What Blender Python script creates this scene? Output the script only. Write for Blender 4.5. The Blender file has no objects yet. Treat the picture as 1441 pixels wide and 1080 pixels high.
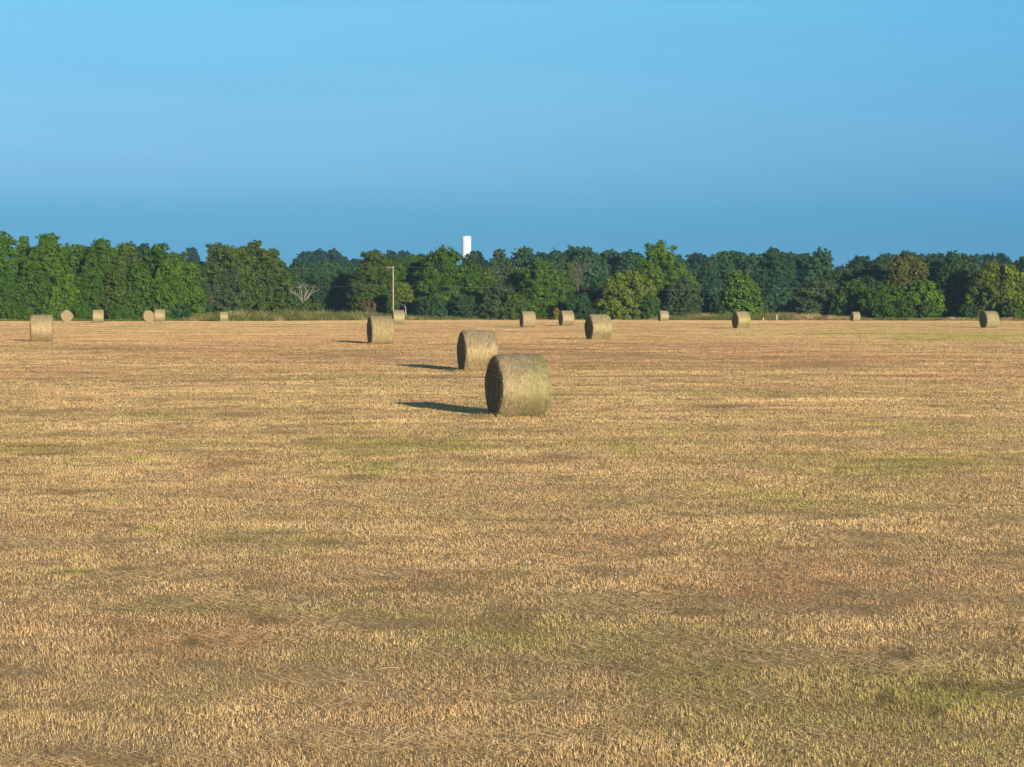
import bpy, math, random
import numpy as np

rng = np.random.default_rng(7)
random.seed(7)
C = bpy.context.scene.collection
F = 2900.0          # focal length in photo pixels
H = 2.75            # camera height above the field
YH = 422.0          # photo row of the level horizon
SUN_EL = math.radians(12.3)
SX, SY = 0.43, -0.903

# ------------------------------------------------------------------ helpers
def vnoise(x, y, seed=0):
    """smooth value noise in 0..1"""
    x = np.asarray(x, float); y = np.asarray(y, float)
    xi = np.floor(x).astype(np.int64); yi = np.floor(y).astype(np.int64)
    fx = x - xi; fy = y - yi
    fx = fx * fx * (3 - 2 * fx); fy = fy * fy * (3 - 2 * fy)
    def h(a, b):
        n = (a * 374761393 + b * 668265263 + seed * 1442695041) & 0x7fffffff
        n = ((n ^ (n >> 13)) * 1274126177) & 0x7fffffff
        n = (n ^ (n >> 16)) & 0x7fffffff
        return (n % 100003) / 100003.0
    return (h(xi, yi) * (1 - fx) + h(xi + 1, yi) * fx) * (1 - fy) + \
           (h(xi, yi + 1) * (1 - fx) + h(xi + 1, yi + 1) * fx) * fy

def fbm(x, y, seed=0, oct=4):
    s = 0; a = 0.5; t = 0
    for k in range(oct):
        s = s + a * vnoise(x * 2 ** k, y * 2 ** k, seed + k * 17); t += a; a *= 0.5
    return s / t

PY = [-300, 0, 20, 50, 76, 112, 125, 150, 190, 220, 250, 275, 300, 325, 345, 365, 420, 600, 900, 1500, 4000, 9000]
PZ = [0, 0, -.04, -.11, .10, .42, .38, .25, .17, .15, .05, -.2, -.40, -.55, -.65, -.70, -.3, 2.0, 6.0, 9.0, 9.0, 9.0]
_ty = np.arange(-300, 9001, 2.0)
_tz = np.interp(_ty, PY, PZ)
_k = np.exp(-0.5 * (np.arange(-12, 13) / 3.5) ** 2); _k /= _k.sum()
_tz = np.convolve(np.pad(_tz, 12, mode='edge'), _k, mode='valid')

def zf(x, y):
    z = np.interp(y, _ty, _tz)
    z = z + (fbm(np.asarray(x) / 7.0, np.asarray(y) / 5.0, 3, 3) - .5) * 0.09
    return z + (vnoise(np.asarray(x) / 1.3, np.asarray(y) / 1.1, 9) - .5) * 0.025

EX = [-400, -60, -45, -30, -20, 0, 12, 40, 60, 80, 400]
EY = [297, 297, 299, 318, 342, 350, 352, 338, 322, 316, 316]
def edge(x):
    """distance of the far edge of the mown field"""
    x = np.asarray(x, float)
    return np.interp(x, EX, EY) + (vnoise(x / 3.0, x * 0, 5) - .5) * 2.5

def at(px, d):
    return (px - 720.5) * d / F

def tag(o, label=None, cat=None, group=None, kind=None):
    if label: o['label'] = label
    if cat: o['category'] = cat
    if group: o['group'] = group
    if kind: o['kind'] = kind
    return o

def empty(name, loc, rz=0):
    o = bpy.data.objects.new(name, None); C.objects.link(o)
    o.empty_display_size = .3
    o.location = loc; o.rotation_euler = (0, 0, rz)
    return o

def mesh_obj(name, v, f, mat, parent=None, smooth=False, attrs=None):
    """v (n,3); f list of index lists or an (m,k) array"""
    me = bpy.data.meshes.new(name)
    v = np.asarray(v, np.float32)
    if isinstance(f, np.ndarray):
        m, k = f.shape
        me.vertices.add(len(v)); me.vertices.foreach_set('co', v.ravel())
        me.loops.add(m * k); me.loops.foreach_set('vertex_index', f.astype(np.int32).ravel())
        me.polygons.add(m)
        me.polygons.foreach_set('loop_start', np.arange(m, dtype=np.int32) * k)
        try: me.polygons.foreach_set('loop_total', np.full(m, k, np.int32))
        except Exception: pass
        me.update(calc_edges=True)
    else:
        me.from_pydata(v.tolist(), [], f); me.update()
    if smooth: me.polygons.foreach_set('use_smooth', np.ones(len(me.polygons), bool))
    for nm, dom, arr in (attrs or []):
        a = me.attributes.new(nm, 'FLOAT', dom)
        a.data.foreach_set('value', np.asarray(arr, np.float32))
    me.materials.append(mat)
    o = bpy.data.objects.new(name, me); C.objects.link(o)
    if parent: o.parent = parent
    return o

def copy_tree(o, parent=None):
    c = o.copy(); C.objects.link(c)
    if parent: c.parent = parent
    for ch in list(o.children): copy_tree(ch, c)
    return c

# ------------------------------------------------------------------ materials
def new_mat(name):
    m = bpy.data.materials.new(name); m.use_nodes = True
    nt = m.node_tree; nt.nodes.clear()
    out = nt.nodes.new('ShaderNodeOutputMaterial')
    return m, nt, out

def nd(nt, t, **kw):
    n = nt.nodes.new(t)
    for k, v in kw.items():
        if k in n.inputs: n.inputs[k].default_value = v
        else: setattr(n, k, v)
    return n

def ramp(nt, fac, stops):
    r = nt.nodes.new('ShaderNodeValToRGB')
    el = r.color_ramp.elements
    while len(el) < len(stops): el.new(.5)
    for e, (p, c) in zip(el, stops):
        e.position = p; e.color = (*c, 1)
    nt.links.new(fac, r.inputs[0])
    return r.outputs[0]

def mix(nt, fac, a, b, mode='MIX'):
    n = nt.nodes.new('ShaderNodeMix'); n.data_type = 'RGBA'; n.blend_type = mode
    for s, x in ((n.inputs[0], fac), (n.inputs[6], a), (n.inputs[7], b)):
        if hasattr(x, 'is_linked'): nt.links.new(x, s)
        elif isinstance(x, (int, float)): s.default_value = x
        else: s.default_value = (*x, 1)
    return n.outputs[2]

def noise(nt, vec, scale, detail=4, rough=.6, dist=0):
    n = nd(nt, 'ShaderNodeTexNoise', Scale=scale, Detail=detail, Roughness=rough, Distortion=dist)
    nt.links.new(vec, n.inputs['Vector'])
    return n.outputs['Fac']

def mapping(nt, vec, scale=(1, 1, 1), loc=(0, 0, 0)):
    n = nd(nt, 'ShaderNodeMapping'); n.inputs['Scale'].default_value = scale; n.inputs['Location'].default_value = loc
    nt.links.new(vec, n.inputs['Vector']); return n.outputs[0]

def attr(nt, name):
    n = nd(nt, 'ShaderNodeAttribute'); n.attribute_name = name; return n.outputs['Fac']

def math_(nt, op, a, b=0.0, clamp=False):
    n = nd(nt, 'ShaderNodeMath'); n.operation = op; n.use_clamp = clamp
    for s, x in ((n.inputs[0], a), (n.inputs[1], b)):
        if hasattr(x, 'is_linked'): nt.links.new(x, s)
        else: s.default_value = x
    return n.outputs[0]

def principled(nt, out, col, rough=.9, bump=None, spec=.2):
    p = nd(nt, 'ShaderNodeBsdfPrincipled', Roughness=rough)
    p.inputs['Specular IOR Level'].default_value = spec
    if hasattr(col, 'is_linked'): nt.links.new(col, p.inputs['Base Color'])
    else: p.inputs['Base Color'].default_value = (*col, 1)
    if bump:
        b = nd(nt, 'ShaderNodeBump', Strength=bump[1], Distance=bump[2]); nt.links.new(bump[0], b.inputs['Height'])
        nt.links.new(b.outputs[0], p.inputs['Normal'])
    nt.links.new(p.outputs[0], out.inputs[0]); return p

# soil and thatch of the field; turns to rough pasture beyond its edge
def ground_material():
    m, nt, out = new_mat('field_ground')
    pos = nd(nt, 'ShaderNodeNewGeometry').outputs['Position']
    big = noise(nt, mapping(nt, pos, (1, 1.6, 1)), .06, 3)
    mid = noise(nt, mapping(nt, pos, (.6, 1.4, 1)), .55, 5, .65)
    fine = noise(nt, pos, 22, 5, .7)
    base = ramp(nt, fine, [(.25, (.20, .135, .068)), (.5, (.38, .26, .13)), (.75, (.56, .42, .215))])
    warm = mix(nt, math_(nt, 'MULTIPLY', mid, .55, True), base, (.26, .15, .075))
    grn = ramp(nt, big, [(.48, (0, 0, 0)), (.7, (.5, .5, .5))])
    col = mix(nt, grn, warm, (.17, .16, .055))
    past = attr(nt, 'pasture')
    pg = ramp(nt, noise(nt, pos, 1.5, 5), [(.3, (.03, .045, .012)), (.6, (.09, .10, .03)), (.8, (.2, .16, .07))])
    col = mix(nt, past, col, pg)
    principled(nt, out, col, 1, (fine, .6, .03), 0)
    return m

def blade_material(name, greens):
    """straw stubble: per blade random value, tuft value and a patch value (0 red-brown .. 1 green)"""
    m, nt, out = new_mat(name)
    r = attr(nt, 'rnd'); patch = attr(nt, 'patch'); tone = attr(nt, 'tone')
    straw = ramp(nt, r, [(0, (.18, .10, .038)), (.22, (.36, .230, .100)), (.5, (.525, .357, .164)), (.8, (.665, .49, .25)), (1, (.77, .61, .36))])
    red = ramp(nt, r, [(0, (.16, .082, .036)), (.35, (.40, .225, .105)), (.7, (.56, .345, .172)), (1, (.70, .51, .31))])
    grn = ramp(nt, r, greens)
    c = mix(nt, math_(nt, 'MULTIPLY_ADD', patch, -2.0, True), straw, red)
    n = nd(nt, 'ShaderNodeMath'); n.operation = 'MULTIPLY_ADD'; n.use_clamp = True
    nt.links.new(patch, n.inputs[0]); n.inputs[1].default_value = -2.2; n.inputs[2].default_value = .9
    c = mix(nt, n.outputs[0], straw, red)
    n = nd(nt, 'ShaderNodeMath'); n.operation = 'MULTIPLY_ADD'; n.use_clamp = True
    nt.links.new(patch, n.inputs[0]); n.inputs[1].default_value = 2.4; n.inputs[2].default_value = -1.25
    c = mix(nt, n.outputs[0], c, grn)
    c = mix(nt, 1.0, c, tone_rgb(nt, tone), 'MULTIPLY')
    d = nd(nt, 'ShaderNodeBsdfDiffuse'); nt.links.new(c, d.inputs[0])
    t = nd(nt, 'ShaderNodeBsdfTranslucent'); nt.links.new(c, t.inputs[0])
    ms = nd(nt, 'ShaderNodeMixShader'); ms.inputs[0].default_value = .32
    nt.links.new(d.outputs[0], ms.inputs[1]); nt.links.new(t.outputs[0], ms.inputs[2])
    nt.links.new(ms.outputs[0], out.inputs[0])
    return m

def tone_rgb(nt, v):
    n = nd(nt, 'ShaderNodeCombineColor')
    for k in range(3): nt.links.new(v, n.inputs[k])
    return n.outputs[0]

def leaf_material():
    m, nt, out = new_mat('leaves')
    oi = nd(nt, 'ShaderNodeObjectInfo')
    r = attr(nt, 'rnd'); cl = attr(nt, 'clump')
    v = ramp(nt, r, [(0, (.40, .46, .45)), (.5, (1, 1, 1)), (.85, (1.5, 1.42, 1.1)), (1, (2.1, 1.8, 1.2))])
    c = mix(nt, 1.0, oi.outputs['Color'], v, 'MULTIPLY')
    w = ramp(nt, cl, [(0, (.75, .84, .95)), (.5, (1, 1, 1)), (.85, (1.22, 1.12, .8)), (1, (1.5, 1.2, .65))])
    c = mix(nt, 1.0, c, w, 'MULTIPLY')
    d = nd(nt, 'ShaderNodeBsdfDiffuse'); nt.links.new(c, d.inputs[0])
    t = nd(nt, 'ShaderNodeBsdfTranslucent'); nt.links.new(c, t.inputs[0])
    ms = nd(nt, 'ShaderNodeMixShader'); ms.inputs[0].default_value = .10
    nt.links.new(d.outputs[0], ms.inputs[1]); nt.links.new(t.outputs[0], ms.inputs[2])
    nt.links.new(ms.outputs[0], out.inputs[0])
    return m

def bark_material(name, lo, hi):
    m, nt, out = new_mat(name)
    co = nd(nt, 'ShaderNodeTexCoord').outputs['Object']
    n = noise(nt, mapping(nt, co, (6, 6, 1.2)), 2.0, 5)
    principled(nt, out, ramp(nt, n, [(.3, lo), (.7, hi)]), .95, (n, .5, .03))
    return m

def bale_side_material():
    """net-wrapped hay: stems wound round the axis (local X), grey weathering on top"""
    m, nt, out = new_mat('wound_hay')
    tc = nd(nt, 'ShaderNodeTexCoord').outputs['Object']
    oi = nd(nt, 'ShaderNodeObjectInfo')
    off = nd(nt, 'ShaderNodeVectorMath'); off.operation = 'SCALE'
    nt.links.new(oi.outputs['Location'], off.inputs[0]); off.inputs['Scale'].default_value = .73
    ad = nd(nt, 'ShaderNodeVectorMath'); ad.operation = 'ADD'
    nt.links.new(tc, ad.inputs[0]); nt.links.new(off.outputs[0], ad.inputs[1])
    sh = ad.outputs[0]
    wind = noise(nt, mapping(nt, sh, (14, 1.3, 1.3)), 1.6, 5, .65)     # bands round the roll
    stems = noise(nt, mapping(nt, sh, (30, 20, 20)), 1.5, 5, .75)
    c = ramp(nt, stems, [(.28, (.075, .055, .028)), (.42, (.20, .155, .078)), (.56, (.305, .240, .115)), (.75, (.53, .445, .265))])
    c = mix(nt, ramp(nt, wind, [(.36, (.0, .0, .0)), (.62, (.55, .55, .55))]), c, (.355, .300, .18))
    # weathered grey-brown crust on the upper side, breaking up downwards
    z = nd(nt, 'ShaderNodeSeparateXYZ'); nt.links.new(tc, z.inputs[0])
    blot = noise(nt, mapping(nt, sh, (3.2, 1, 1)), 2.1, 5, .7)
    wz = math_(nt, 'ADD', math_(nt, 'MULTIPLY', z.outputs['Z'], .55), math_(nt, 'MULTIPLY', blot, 1.1))
    wf = ramp(nt, wz, [(.69, (0, 0, 0)), (.97, (.8, .8, .8))])
    grey = ramp(nt, stems, [(.3, (.085, .065, .044)), (.5, (.225, .178, .122)), (.75, (.43, .365, .265))])
    c = mix(nt, wf, c, grey)
    tuft = noise(nt, mapping(nt, sh, (9, 4, 4)), 1.7, 5, .7)
    c = mix(nt, 1.0, c, ramp(nt, tuft, [(.3, (.66, .64, .60)), (.5, (.98, .97, .95)), (.68, (1.22, 1.2, 1.15))]), 'MULTIPLY')
    # green tinge (still-green hay) in bands, strongest at one end
    gb = noise(nt, mapping(nt, sh, (3.2, .6, .6)), 1.0, 3, .5)
    gx = math_(nt, 'ADD', math_(nt, 'MULTIPLY', z.outputs['X'], .35), gb)
    gf = ramp(nt, gx, [(.47, (.04, .04, .04)), (.75, (.68, .68, .68))])
    g = mix(nt, math_(nt, 'MULTIPLY', gf, attr2(nt, oi)), c, ramp(nt, stems, [(.3, (.07, .072, .02)), (.55, (.20, .215, .07)), (.75, (.38, .40, .17))]))
    c = mix(nt, .35, g, mix(nt, 1.0, g, oi.outputs['Color'], 'MULTIPLY'))
    hgt = math_(nt, 'ADD', math_(nt, 'MULTIPLY', stems, .7), math_(nt, 'MULTIPLY', wind, .5))
    principled(nt, out, c, .95, (math_(nt, 'ADD', hgt, tuft), .9, .05), .1)
    return m

def attr2(nt, oi):
    return math_(nt, 'MULTIPLY', oi.outputs['Alpha'], 1.0)

def bale_end_material():
    m, nt, out = new_mat('coiled_hay_end')
    tc = nd(nt, 'ShaderNodeTexCoord').outputs['Object']
    s = nd(nt, 'ShaderNodeSeparateXYZ'); nt.links.new(tc, s.inputs[0])
    y2 = math_(nt, 'MULTIPLY', s.outputs['Y'], s.outputs['Y']); z2 = math_(nt, 'MULTIPLY', s.outputs['Z'], s.outputs['Z'])
    rad = math_(nt, 'SQRT', math_(nt, 'ADD', y2, z2))
    ang = math_(nt, 'ARCTAN2', s.outputs['Z'], s.outputs['Y'])
    sp = math_(nt, 'ADD', math_(nt, 'MULTIPLY', rad, 13.0), math_(nt, 'MULTIPLY', ang, 1 / (2 * math.pi)))
    nz = noise(nt, mapping(nt, tc, (1, 1, 1)), 5, 5, .7)
    sp = math_(nt, 'ADD', sp, math_(nt, 'MULTIPLY', nz, 3.0))
    tri = math_(nt, 'PINGPONG', sp, .5)
    stems = noise(nt, tc, 34, 4, .7)
    hgt = math_(nt, 'ADD', math_(nt, 'MULTIPLY', tri, .55), math_(nt, 'MULTIPLY', stems, .75))
    c = ramp(nt, hgt, [(.22, (.055, .040, .022)), (.5, (.20, .145, .072)), (.8, (.42, .32, .17))])
    principled(nt, out, c, .95, (hgt, .7, .05), .1)
    return m

def plain(name, col, rough=.7, var=.12, scale=3, spec=.3):
    m, nt, out = new_mat(name)
    co = nd(nt, 'ShaderNodeTexCoord').outputs['Object']
    n = noise(nt, co, scale, 5)
    lo = tuple(c * (1 - var) for c in col); hi = tuple(min(1, c * (1 + var)) for c in col)
    principled(nt, out, ramp(nt, n, [(.3, lo), (.7, hi)]), rough, None, spec)
    return m

M = dict(
    ground=ground_material(),
    stubble=blade_material('stubble', [(0, (.13, .115, .030)), (.4, (.29, .255, .066)), (.75, (.44, .38, .118)), (1, (.62, .54, .24))]),
    verge=blade_material('verge_grass', [(0, (.04, .055, .013)), (.35, (.10, .128, .028)), (.7, (.185, .205, .050)), (1, (.36, .33, .12))]),
    leaf=leaf_material(),
    bark=bark_material('bark', (.05, .04, .03), (.16, .13, .10)),
    pale_bark=bark_material('pale_bark', (.13, .108, .082), (.28, .235, .18)),
    grey_bark=bark_material('grey_bark', (.14, .12, .09), (.30, .26, .20)),
    twig=bark_material('bare_twigs', (.06, .05, .042), (.14, .115, .095)),
    side=bale_side_material(), end=bale_end_material(),
    tank=plain('tank_paint', (.43, .48, .53), .45, .04, .3),
    pole=plain('pole_wood', (.25, .21, .165), .85, .25, 4),
    wire=plain('wire', (.20, .20, .20), .6, .1),
    ceramic=plain('insulator', (.25, .18, .14), .3, .1),
    post=plain('post_paint', (.42, .40, .35), .7, .15, 8),
    gravel=plain('track_gravel', (.48, .41, .32), .95, .25, 2),
)

# ------------------------------------------------------------------ ground sheet
def build_ground():
    ys = [-60.0]
    while ys[-1] < 6000:
        y = ys[-1]
        ys.append(y + (3 if y < 6 else .45 if y < 60 else .45 + (y - 60) * .012))
    ys = np.array(ys)
    u = np.linspace(-1, 1, 241)
    u = np.sign(u) * (np.abs(u) * .35 + .65 * np.abs(u) ** 3)
    v = []
    for y in ys:
        hw = max(40.0, y * .9 + 30)
        x = u * hw
        v.append(np.stack([x, np.full_like(x, y), zf(x, np.full_like(x, y))], 1))
    v = np.concatenate(v)
    n = len(u); r = len(ys)
    i = (np.arange(r - 1)[:, None] * n + np.arange(n - 1)[None, :]).ravel()
    f = np.stack([i, i + 1, i + n + 1, i + n], 1)
    past = np.clip((v[:, 1] - edge(v[:, 0])) / 2.0 + .5, 0, 1)
    o = mesh_obj('field', v, f, M['ground'], None, True, [('pasture', 'POINT', past)])
    tag(o, 'mown hay field of tan stubble running back to the tree line', 'field', kind='structure')
build_ground()

# ------------------------------------------------------------------ stubble
# patches seen in the field: (photo x, photo y, half width px, half height px, value)  + green, - red-brown
PATCH = [(150, 640, 320, 90, .16), (620, 720, 330, 60, .16), (1250, 610, 320, 60, .10), (1330, 472, 260, 14, .75), (250, 560, 300, 30, .12), (1200, 700, 300, 40, .10), (165, 688, 60, 14, .45), (885, 636, 32, 8, .6), (845, 702, 14, 5, .7), (1290, 655, 120, 14, .42), (620, 712, 90, 18, .28),
         (560, 700, 60, 10, .2), (1330, 990, 70, 30, .3), (430, 935, 30, 20, .35), (110, 950, 60, 40, .3), (60, 830, 50, 15, .3), (700, 960, 120, 30, .15), (860, 1015, 50, 30, .25),
         (480, 630, 200, 30, .2), (150, 580, 160, 20, .12), (1180, 470, 240, 9, .25), (1390, 482, 120, 9, .5),
         (340, 650, 90, 30, -.45), (290, 890, 170, 50, -.3), (870, 760, 130, 30, -.35), (1180, 830, 260, 40, -.3), (600, 820, 220, 40, -.15),
         (350, 490, 250, 14, -.3), (1000, 495, 260, 14, -.35), (1150, 505, 200, 8, -.3), (850, 488, 160, 7, -.35), (560, 1000, 200, 40, -.2),
         (120, 1040, 120, 40, -.25), (700, 475, 300, 8, -.15), (300, 500, 200, 6, -.3), (330, 905, 40, 12, -.35), (1270, 925, 40, 8, -.3)]
DARK = [(460, 768, 26, 6, .55), (1275, 926, 22, 7, .35), (1035, 785, 40, 5, .7), (370, 880, 40, 10, .62), (270, 912, 16, 7, .5), (1010, 575, 26, 3, .6),
        (230, 850, 34, 8, .75), (440, 622, 30, 4, .7), (300, 940, 80, 8, .75), (175, 744, 22, 4, .6), (90, 638, 26, 4, .65), (1252, 985, 12, 10, .5), (1322, 1010, 10, 8, .5),
        (330, 585, 34, 4, .7), (395, 600, 60, 5, .8), (1420, 888, 20, 5, .45), (1180, 667, 10, 4, .55), (100, 525, 70, 4, .75), (640, 760, 50, 6, .8), (1050, 860, 60, 6, .8),
        (60, 582, 60, 5, .72), (1000, 574, 50, 3, .65), (1170, 515, 90, 3, .65), (500, 503, 90, 3, .72), (120, 490, 100, 3, .7), (880, 500, 60, 3, .65), (720, 492, 80, 2.5, .7)]

def field_px(x, y):
    z = np.interp(y, _ty, _tz)
    return x / y * F + 720.5, YH + (H - z) / y * F

def build_stubble():
    y0, y1 = 9.5, 356.0
    # distance samples with density  K (12/d)^1.75  over a frustum of half width .262 d + 4
    d = np.linspace(y0, y1, 6000)
    dens = 5000 * (12 / d) ** 1.60
    dens = np.where(d < 12, 5000, dens)
    wgt = dens * 2 * (.262 * d + 6.5)
    cum = np.cumsum(wgt) * (d[1] - d[0])
    n = int(cum[-1])
    TUFT = 3
    nt_ = n // TUFT
    ty = np.interp(rng.random(nt_) * cum[-1], cum, d)
    tx = (rng.random(nt_) * 2 - 1) * (.262 * ty + 6.5)
    keep = ty < edge(tx) - .3
    # thinner where the thatch is bare
    keep &= rng.random(nt_) < .5 + .6 * fbm(tx / .35, ty / .3, 21, 3) + np.clip((ty - 20) / 40, 0, .5)
    tx, ty = tx[keep], ty[keep]
    px, py = field_px(tx, ty)
    far_p = np.clip((ty - 25) / 60, 0, 1)
    patch = .45 + (fbm(tx / 3.0, ty / 3.4, 31, 5) - .5) * .85 + (fbm(tx / 21.0, ty / 30.0, 41, 3) - .5) * .35
    patch += (vnoise(tx / .5, ty / .5, 43) - .5) * .22 * (1 - .7 * far_p)
    patch -= np.clip((ty - 45) / 170, 0, .20)
    for (a, b, wa, hb, val) in PATCH:
        g = np.exp(-(((px - a) / wa) ** 2 + ((py - b) / hb) ** 2))
        patch += np.where(val > 0, .52, 1.05) * val * g * (2.0 * fbm(tx / .9, ty / 1.1, 77, 3))
    patch += np.clip((vnoise(tx / 1.1, ty / 1.3, 91) - .88) * 5, 0, .45)      # small green tussocks
    far = np.clip((ty - 14) / 45, 0, 1)
    tone = 1.0 + (.55 - .4 * far) * (fbm(tx / .45, ty / .45, 51, 3) - .5)
    tone *= 1 + far * (fbm(tx / 28.0, ty / 1.9, 66, 3) - .5) * .40
    swath = (ty * .985 - tx * .17) / 5.4 + (fbm(tx / 30., ty / 22., 68, 3) - .5) * 1.4
    tone *= 1 + .05 * np.sin(6.283 * swath) * (.4 + fbm(tx / 14., ty / 6., 69, 3))
    streak = fbm(tx / 9.0, ty / 1.6, 61, 4)
    tone *= 1.01 + .18 * far
    tone *= 1 + far * (streak - .5) * .50
    tone *= 1 + (fbm(tx / 4.0, ty / 1.3, 63, 3) - .5) * .28
    tone *= 1 + (fbm(tx / 1.5, ty / 1.0, 64, 4) - .5) * .42 * (1 - .5 * far)
    tone *= 1 - .42 * np.clip((fbm(tx / .8, ty / .7, 65, 4) - .63) * 7, 0, 1)
    for (a, b, wa, hb, val) in DARK:
        g = np.exp(-(((px - a) / wa) ** 2 + ((py - b) / hb) ** 2))
        tone *= 1 - (1 - val) * g * (.5 + 1.0 * (vnoise(tx / .3, ty / .4, 78) > .35))
    hs = .9 + .55 * (1 - .6 * far) * (fbm(tx / 1.1, ty / .9, 72, 3) - .5) + (.75 - .55 * far) * (vnoise(tx / .3, ty / .3, 71) - .5) + .5 * far * (fbm(tx / 3.0, ty / .9, 73, 3) - .5) + np.clip(patch - .75, 0, .5) * .8
    mat_ = np.clip((fbm(tx / 1.3, ty / .8, 95, 4) - .56) * 7, 0, 1)
    for (a, b, wa, hb) in [(310, 905, 100, 14), (480, 992, 70, 9), (1275, 942, 70, 16), (300, 815, 60, 8), (1150, 860, 60, 8), (880, 1003, 70, 5), (1160, 1040, 30, 8)]:
        mat_ = np.maximum(mat_, np.exp(-(((px - a) / wa) ** 2 + ((py - b) / hb) ** 2)) * 1.2)
    hs = hs * (1 - .3 * mat_)
    lean = vnoise(tx / .8, ty / .8, 81) * 6.283
    N = len(tx) * TUFT
    rep = lambda a: np.repeat(a, TUFT)
    sc = (np.maximum(rep(ty), 12) / 12)
    w = .0029 * sc ** .54 * rng.uniform(.7, 1.5, N)
    jit = .022 * sc ** .8
    bx = rep(tx) + rng.normal(0, 1, N) * jit; by = rep(ty) + rng.normal(0, 1, N) * jit
    bz = zf(bx, by) - .004
    hgt = .030 * rep(hs) * rng.uniform(.5, 1.5, N) * (1 + .10 * (sc - 1).clip(0, 4))
    a = rng.random(N) * 6.283
    matr = rep(mat_)
    flat = rng.random(N) < .15 + .6 * matr                           # cut stems lying in the thatch
    tilt = np.where(flat, rng.uniform(1.25, 1.5, N), np.abs(rng.normal(.45, .35, N)))
    ln = np.where(flat, hgt * rng.uniform(1.2, 2.6, N) * (1 + .8 * matr), hgt)
    la = np.where(flat, np.where(rng.random(N) < .75 * matr, rng.normal(0, .45, N) + 3.1416 * (rng.random(N) < .5), rng.random(N) * 6.283), rep(lean) + rng.normal(0, .9, N))
    tipx = bx + np.sin(tilt) * np.cos(la) * ln; tipy = by + np.sin(tilt) * np.sin(la) * ln
    tipz = bz + np.cos(tilt) * ln + np.where(flat, .02, 0)
    bz = bz + np.where(flat, .018, 0)
    ox, oy = np.cos(a) * w, np.sin(a) * w
    v = np.empty((N, 3, 3), np.float32)
    v[:, 0] = np.stack([bx - ox, by - oy, bz], 1); v[:, 1] = np.stack([bx + ox, by + oy, bz], 1); v[:, 2] = np.stack([tipx, tipy, tipz], 1)
    r = np.clip(.5 + rng.normal(0, .18, N) * (1 - .78 * rep(far)) + np.where(flat, .16 * (1 - .6 * rep(far)), 0), 0, 1)
    f = np.arange(N * 3).reshape(N, 3)
    o = mesh_obj('stubble_grass', v.reshape(-1, 3), f, M['stubble'], None, False,
                 [('rnd', 'FACE', r), ('patch', 'FACE', np.clip(rep(patch), 0, 1)), ('tone', 'FACE', np.clip(rep(tone), .25, 1.6))])
    tag(o, 'short mown straw coloured stubble with green and reddish patches across the field', 'stubble', kind='stuff')
    print('stubble blades', N)

    # longer loose straws left by the baler
    n = 70
    y = 10.5 + 45 * rng.random(n) ** 1.3; x = (rng.random(n) * 2 - 1) * (.262 * y + 3)
    L = rng.uniform(.08, .24, n); a = rng.normal(0, 1.3, n) + np.where(rng.random(n) < .5, 0, math.pi)
    k = 4; s = np.linspace(0, 1, k + 1)
    bend = rng.normal(0, .22, n)
    vv = []; 
    for j in range(k + 1):
        t = s[j]; aa = a + bend * (t - .5) * 2
        cx = x + np.cos(aa) * L * t; cy = y + np.sin(aa) * L * t
        cz = zf(cx, cy) + .032 + .012 * np.sin(t * 3.14)
        wv = .0009 * (y / 12) ** .5
        vv.append((cx, cy, cz - wv)); vv.append((cx, cy, cz + wv))
    V = np.stack([np.stack(q, 1) for q in vv], 1)         # n, 2(k+1), 3
    base = np.arange(n)[:, None, None] * (2 * (k + 1))
    q = np.array([[2 * j, 2 * j + 2, 2 * j + 3, 2 * j + 1] for j in range(k)])[None]
    f = (base + q).reshape(-1, 4)
    o = mesh_obj('loose_straw', V.reshape(-1, 3), f, M['stubble'], None, False,
                 [('rnd', 'FACE', np.repeat(rng.uniform(.5, .95, n), k)), ('patch', 'FACE', np.full(n * k, .42)), ('tone', 'FACE', np.repeat(rng.uniform(.9, 1.3, n), k))])
    tag(o, 'scattered pale loose straws lying on the mown stubble', 'straw', kind='stuff')
build_stubble()

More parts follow.
